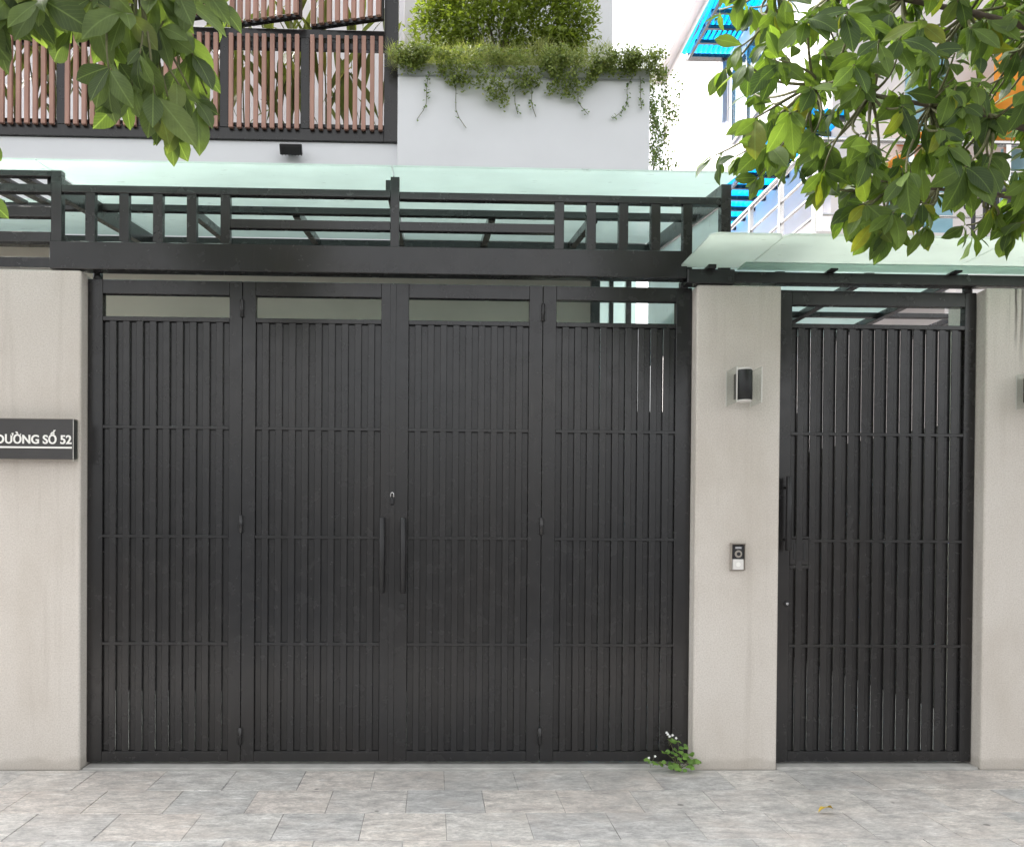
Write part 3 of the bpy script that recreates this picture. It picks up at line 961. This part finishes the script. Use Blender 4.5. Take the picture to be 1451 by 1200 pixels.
def street_tree(loc, height, label, limbs, tips, hidden, leafmat, length, seed, limit, meshes, wide):
    rng = random.Random(seed)
    r = root('street_tree', loc, label, 'tree')
    base = Vector(loc)
    g = Geo()
    top = base + Vector((.1, .05, height))
    pts = [base + Vector((.04 * sin(i * 1.1), .03 * cos(i * 1.7), height * i / 9 - .12)) for i in range(10)]
    g.tube(pts, [.13 - .008 * i for i in range(10)], 12)
    g.obj('trunk', M_BARK, r, True)
    ends = []
    for z0, end, bend in limbs:
        p0 = base + Vector((0, 0, z0))
        c = curve(p0, end, bend, 9)
        g = Geo(); g.tube(c, [.024 * (1 - i / 9) ** 1.2 + .006 for i in range(10)], 8)
        g.obj('branch', M_BARK, r, True)
        ends.append(c)
    lst = []
    rest = Geo()
    def grow(tip, direction, count, L, hidden_part=False):
        tip = Vector(tip)
        best = min((p for c in ends for p in c[2:]), key=lambda p: (p - tip).length)
        tw = Geo()
        tw.tube(curve(best, tip, Vector((rng.uniform(-.05, .05), rng.uniform(-.05, .05), -.03)), 6),
                [.008, .0072, .0065, .006, .0052, .0045, .004], 5)
        if not hidden_part: tw.obj('twig', M_TWIG, r, True)
        else: rest.add(tw.v, tw.f)
        d = (tip - best)
        d = d.normalized() * .7 + Vector(direction)
        rosette(rng, tip, d, count, L, meshes, r, lst)
    for tip, cnt, sc_ in tips:
        grow(tip, (rng.uniform(-.3, .3), rng.uniform(-.5, .1), rng.uniform(-.2, .4)), cnt, length * sc_)
    nvis = len(lst)
    for tip in hidden:
        grow(tip, (rng.uniform(-.5, .5), rng.uniform(-.5, .5), .4), 7, length, True)
    tag(rest.obj('upper_twigs', M_TWIG, r, True), kind='stuff')
    vis = sorted(lst[:nvis], key=lambda q: q[1].translation.y)
    put_leaves(vis + lst[nvis:], r, min(limit, nvis), 'leaf', leafmat)
    return r

LM_L = [leaf_mesh('leaf', M_LEAF_L, w_, f, d, 7, wv) for w_, f, d, wv in ((.42, .18, .5, .12), (.48, .12, .8, .18), (.36, .26, .35, .1), (.44, .22, 1.1, .22))]
LM_R = [leaf_mesh('leaf', M_LEAF_R, w_, f, d, 7, wv) for w_, f, d, wv in ((.40, .20, .4, .1), (.47, .12, .8, .18), (.34, .28, .3, .1), (.42, .22, 1.1, .22))]

rng = random.Random(11)
tips_l = [((-2.02, -1.6, 3.0), 4, .7), ((-1.97, -1.6, 3.22), 3, .75), ((-1.30, -1.72, 3.38), 5, .85), ((-1.20, -1.62, 3.34), 5, .85), ((-1.10, -1.7, 3.42), 5, .9),
          ((-1.38, -1.66, 3.50), 5, .85), ((-1.25, -1.7, 3.47), 5, .8), ((-1.15, -1.6, 3.29), 4, .8)]
while len(tips_l) < 62:
    x, y, z = rng.uniform(-2.05, -1.0), rng.uniform(-1.9, -1.45), rng.uniform(3.22, 4.05)
    low = 3.66 if x < -1.50 else 3.22 + abs(x + 1.16) * .8       # the spray hangs lowest towards its free end
    if z < low or any((Vector((x, y, z)) - Vector(t[0])).length < .10 for t in tips_l):
        continue
    tips_l.append(((x, y, z), rng.choice((4, 5, 6)), rng.uniform(.85, 1.15)))
hid_l = [(rng.uniform(-3.6, -1.2), rng.uniform(-2.6, -.9), rng.uniform(4.1, 5.3)) for _ in range(55)]
street_tree((-3.7, -1.9, 0), 4.6, 'street tree with broad drooping leaves in front of the slatted balcony',
            [(2.9, (-1.3, -1.7, 3.98), (0, 0, .25)), (3.4, (-1.7, -1.65, 4.1), (0, 0, .2)), (3.9, (-2.2, -1.5, 5.0), (0, 0, .1)),
             (2.6, (-2.1, -1.6, 3.3), (0, 0, .15)), (4.1, (-3.9, -2.2, 5.2), (0, 0, .1))],
            tips_l, hid_l, M_LEAF_L, .205, 5, 300, LM_L, 1)

tips_r = []
while len(tips_r) < 290:
    x, y, z = rng.uniform(1.40, 3.10), rng.uniform(-1.95, -.95), rng.uniform(2.92, 4.25)
    if z < 3.02 + (y + 1.2) * .22 + max(0, 1.95 - x) * .62:
        continue
    if any((Vector((x, y, z)) - Vector(t[0])).length < .076 for t in tips_r):
        continue
    tips_r.append(((x, y, z), rng.choice((5, 6, 7)), rng.uniform(.8, 1.15)))
hid_r = [(rng.uniform(1.7, 4.6), rng.uniform(-2.8, -.9), rng.uniform(4.3, 5.6)) for _ in range(60)]
street_tree((3.95, -2.0, 0), 4.8, 'street tree with fresh yellow-green leaves spreading over the glass door canopy',
            [(2.6, (1.75, -1.45, 3.62), (0, 0, .12)), (2.9, (1.55, -1.5, 4.05), (0, 0, .2)), (2.5, (2.2, -1.3, 3.22), (0, 0, .1)),
             (3.3, (2.4, -1.7, 4.3), (0, 0, .15)), (3.8, (2.9, -1.4, 5.2), (0, 0, .1)), (4.2, (4.6, -2.4, 5.5), (0, 0, .1))],
            tips_r, hid_r, M_LEAF_R, .154, 6, 300, LM_R, 1)

# small-leaf foliage helpers ------------------------------------------------
def leaflet(g, p, d, n, L, w_):
    m = frame(d, n)
    x, y, z = m.col[0], m.col[1], m.col[2]
    g.add([p, p + y * L * .5 + x * w_ + z * w_ * .3, p + y * L, p + y * L * .5 - x * w_ + z * w_ * .3], [(0, 1, 2, 3)])

def rv(rng):
    while True:
        v = Vector((rng.uniform(-1, 1), rng.uniform(-1, 1), rng.uniform(-1, 1)))
        if .1 < v.length < 1: return v

# clipped shrub in the planter
rng = random.Random(21)
SB = root('shrub', (.63, 2.65, 5.5), 'dense rounded green shrub growing out of the white planter', 'shrub')
g = Geo()
for k in range(9):
    e = Vector((.63 + rng.uniform(-.55, .55), 2.65 + rng.uniform(-.3, .3), 6.2 + rng.uniform(-.1, .4)))
    g.tube(curve((.63 + rng.uniform(-.1, .1), 2.65, 5.45), e, (0, 0, .05), 5), [.02, .017, .014, .011, .008, .005], 6)
g.obj('trunk', M_BARK, SB, True)
g = Geo()
centres = []
for k in range(260):
    v = rv(rng).normalized() * rng.uniform(.70, 1.13)
    centres.append(Vector((.63 + v.x * .72, 2.65 + v.y * .5, 6.27 + v.z * .62)))
for c in centres:
    outd = (c - Vector((.63, 2.65, 6.2)))
    for k in range(80):
        p = c + rv(rng) * .14
        d = (outd.normalized() * .6 + rv(rng))
        leaflet(g, p, d, Vector((0, -.4, 1)) + rv(rng) * .6, rng.uniform(.04, .07), rng.uniform(.012, .019))
tag(g.obj('crown', M_SHRUB, SB), kind='stuff')

# feathery ground cover spilling over the coping
g = Geo()
def hang(x):
    """how far the mass spills below the coping's top"""
    v = .05 + .34 * math.exp(-((x - .42) / .26) ** 2) + .22 * math.exp(-((x - 1.12) / .22) ** 2) + .14 * math.exp(-((x - .78) / .2) ** 2)
    return v + .10 * noise.noise(Vector((x * 6, 0, 0))) + .06 * noise.noise(Vector((x * 17, 4, 0)))
for k in range(15000):
    x = rng.uniform(-.42, 1.95)
    y = rng.uniform(1.90, 2.6)
    lump = noise.noise(Vector((x * 2.6, y * 2, 3))) + .6 * noise.noise(Vector((x * 7, y * 5, 9)))
    h = max(.02, .10 + .17 * lump + .05 * math.exp(-((x - .5) / .6) ** 2))
    z = 5.53 + rng.uniform(-.05, h)
    d = Vector((rng.uniform(-.9, .9), rng.uniform(-1.2, .4), rng.uniform(-.1, 1.3)))
    leaflet(g, Vector((x, y, z)), d, Vector((0, -1, .5)) + rv(rng) * .5, rng.uniform(.05, .15) * (1 if rng.random() < .92 else 1.6), .0017)
tag(g.obj('fern_cover', M_FERN, None, origin=(.75, 2.0, 5.5)), 'feathery yellow-green fern cover along the top of the planter', 'ground cover', kind='stuff')
g = Geo()
clumps = []
for k in range(230):
    x = rng.uniform(-.40, 1.93)
    hh = max(.01, hang(x))
    u = rng.random() ** 1.1
    clumps.append((Vector((x, 1.965 - rng.uniform(0, .13) * sin(pi * min(1, .3 + u * .7)), 5.63 - u * (hh + .08))), rng.uniform(.03, .075)))
for c, rad in clumps:
    for k in range(int(620 * rad)):
        p = c + rv(rng) * rad
        if p.z < 5.56 and p.y > 1.99: p.y = 1.985 - rng.random() * .03
        d = Vector((rng.uniform(-.9, .9), rng.uniform(-1, -.05), rng.uniform(-1.1, .6)))
        leaflet(g, p, d, Vector((0, -1, .7)) + rv(rng) * .6, rng.uniform(.02, .042), rng.uniform(.007, .013))
tag(g.obj('creeper', M_CREEPER, None, origin=(.75, 1.98, 5.4)), 'small-leaved creeper spilling in clumps over the planter coping', 'ground cover', kind='stuff')

def trailing(points, label, dens=60, size=.03, group='thin vines trailing down the white planter'):
    r = root('trailing_vine', points[0], label, 'vine', group)
    pts = [Vector(p) for p in points]
    g = Geo(); g.tube(pts, [.0028] * len(pts), 5)
    g.obj('stem', M_TWIG, r)
    g = Geo()
    for k in range(dens):
        t = rng.random() * (len(pts) - 1.001)
        i = int(t); p = pts[i].lerp(pts[i + 1], t - i) + rv(rng) * .018
        p.y -= .008
        leaflet(g, p, Vector((rng.uniform(-1, 1), rng.uniform(-1, 0), rng.uniform(-1, .5))), Vector((0, -1, .7)) + rv(rng) * .5,
                size * rng.uniform(.7, 1.3), size * .36)
    tag(g.obj('foliage', M_VINE, r), kind='stuff')
VL = 'thin leafy vine trailing down the white planter wall'
for x, zl, sw, dn in ((-.06, 5.06, -.12, 26), (.12, 4.99, .14, 7), (.66, 5.12, .04, 14), (.80, 5.10, .06, 16), (1.18, 5.13, .14, 18),
                      (1.70, 5.10, -.18, 34), (1.76, 5.18, .02, 34)):
    pts = [(x + sw * .2 * sin(i) + sw * (i / 6) ** 2, 1.985 - .012 * (i % 2), 5.47 + (zl - 5.47) * i / 6) for i in range(7)]
    trailing(pts, VL, dn)
# curtain of vines down the free side of the planter
SV = root('climbing_vine', (1.87, 2.3, 5.5), 'sparse vine curtain hanging down the free side of the planter', 'vine')
g = Geo(); st = Geo()
for s in range(26):
    x = 1.865 + rng.uniform(0, .10) + .012 * s * rng.random(); y = rng.uniform(2.02, 2.9)
    zl = rng.uniform(4.3, 5.0) if s % 3 else rng.uniform(4.9, 5.3)
    pts = [Vector((x + .05 * sin(i * .9 + s) * i / 7 + .018 * i * rng.random(), y + .03 * cos(i + s), 5.62 + (zl - 5.62) * i / 8)) for i in range(9)]
    st.tube(pts, [.002] * 9, 4)
    for k in range(80):
        t = rng.random() * 7.99
        i = int(t); p = pts[i].lerp(pts[i + 1], t - i) + rv(rng) * .035
        if p.x < 1.858: p.x = 1.858 + rng.random() * .02
        leaflet(g, p, rv(rng), Vector((0, -1, .4)) + rv(rng), rng.uniform(.018, .034), .009)
st.obj('stems', M_TWIG, SV); tag(g.obj('foliage', M_VINE, SV), kind='stuff')

# cane plants on the balcony behind the slats
CANE = [leaf_mesh('leaf', M_CANE, w_, .2, d, 6, .05) for w_, d in ((.15, .4), (.18, .7), (.13, .25))]
for i in range(26):
    x = -.60 - i * .145 + rng.uniform(-.05, .05)
    y = rng.uniform(2.30, 2.62)
    r = root('cane_plant', (x, y, 4.84), 'upright cane plant with long leaves behind the balcony slats', 'plant', 'cane plants behind the balcony slats')
    g = Geo()
    lst = []
    for s in range(rng.choice((2, 3))):
        h = rng.uniform(.75, 1.25)
        e = Vector((x + rng.uniform(-.12, .12), y + rng.uniform(-.1, .1), 4.9 + h))
        c = curve((x + rng.uniform(-.04, .04), y, 4.84), e, (rng.uniform(-.03, .03), 0, 0), 6)
        g.tube(c, [.009, .008, .008, .007, .006, .005, .004], 6)
        for q in range(5):
            p = c[min(6, 2 + q)] + Vector((0, 0, rng.uniform(-.05, .05)))
            an = rng.uniform(0, 6.3)
            d = Vector((cos(an) * .45, sin(an) * .35, rng.uniform(.8, 1.4)))
            L = rng.uniform(.34, .58)
            m = Matrix.Translation(p) @ frame(d, Vector((-cos(an), -sin(an), .6))).to_4x4() @ Matrix.Diagonal((L, L, L, 1))
            lst.append((rng.choice(CANE), m))
    g.obj('stem', M_TWIG, r, True)
    put_leaves(lst, r, len(lst), 'leaf', M_CANE)

# weed at the foot of the gate
rng = random.Random(5)
WD = root('weed', (1.56, -.02, 0), 'small green weed with tiny white flowers at the gate foot', 'weed')
WM = leaf_mesh('leaf', M_WEED, .85, .12, .5, 6, .1)
st = Geo()
lst = []
heads = [(1.505, -.03, .20), (1.565, -.02, .185), (1.60, -.03, .15), (1.475, -.03, .12), (1.63, -.04, .11), (1.54, -.05, .12), (1.39, -.03, .06),
         (1.66, -.06, .07), (1.58, -.07, .09), (1.49, -.07, .045), (1.52, -.09, .03), (1.62, -.09, .035), (1.57, -.10, .03), (1.68, -.05, .055), (1.43, -.04, .05)]
for h in heads:
    c = curve((1.56 + rng.uniform(-.02, .02), -.012, 0), h, (0, -.01, .02), 5)
    st.tube(c, [.0028, .0025, .0022, .002, .0018, .0015], 5)
    for q in range(4):
        an = rng.uniform(0, 6.3)
        d = Vector((cos(an), sin(an) * .8 - .3, rng.uniform(-.2, .5)))
        L = rng.uniform(.030, .052)
        p = Vector(h) if q < 3 else c[3]
        lst.append((WM, Matrix.Translation(p) @ frame(d, Vector((0, -.7, 1)) + rv(rng) * .3).to_4x4() @ Matrix.Diagonal((L, L, L, 1))))
fl = []
for p in ((1.495, -.035, .235), (1.507, -.035, .222), (1.487, -.035, .246), (1.527, -.03, .228), (1.55, -.03, .21), (1.375, -.035, .085), (1.415, -.035, .095), (1.385, -.04, .055)):
    st.tube([(1.505 if p[0] > 1.45 else 1.39, -.03, max(.02, p[2] - .05)), p], [.0012, .001], 4)
    f = Geo()
    for q in range(5):
        an = q * 1.257
        leaflet(f, Vector(p), Vector((cos(an), -.25, sin(an))), Vector((0, -1, .2)), .010, .0035)
    f.obj('flower', M_PETAL, WD)
st.obj('stem', M_TWIG, WD)
put_leaves(lst, WD, len(lst), 'leaf', M_WEED)

# fallen leaf
FM = leaf_mesh('fallen_leaf', M_YELLOWLEAF, .42, .5, 1.3, 7, .3)
o = bpy.data.objects.new('fallen_leaf', FM)
o.location = (2.19, -.834, .022)
o.scale = (.11, .11, .11)
o.rotation_euler = (.5, .3, 1.75)
link(o)
tag(o, 'single curled yellow leaf lying on the stone paving', 'leaf')
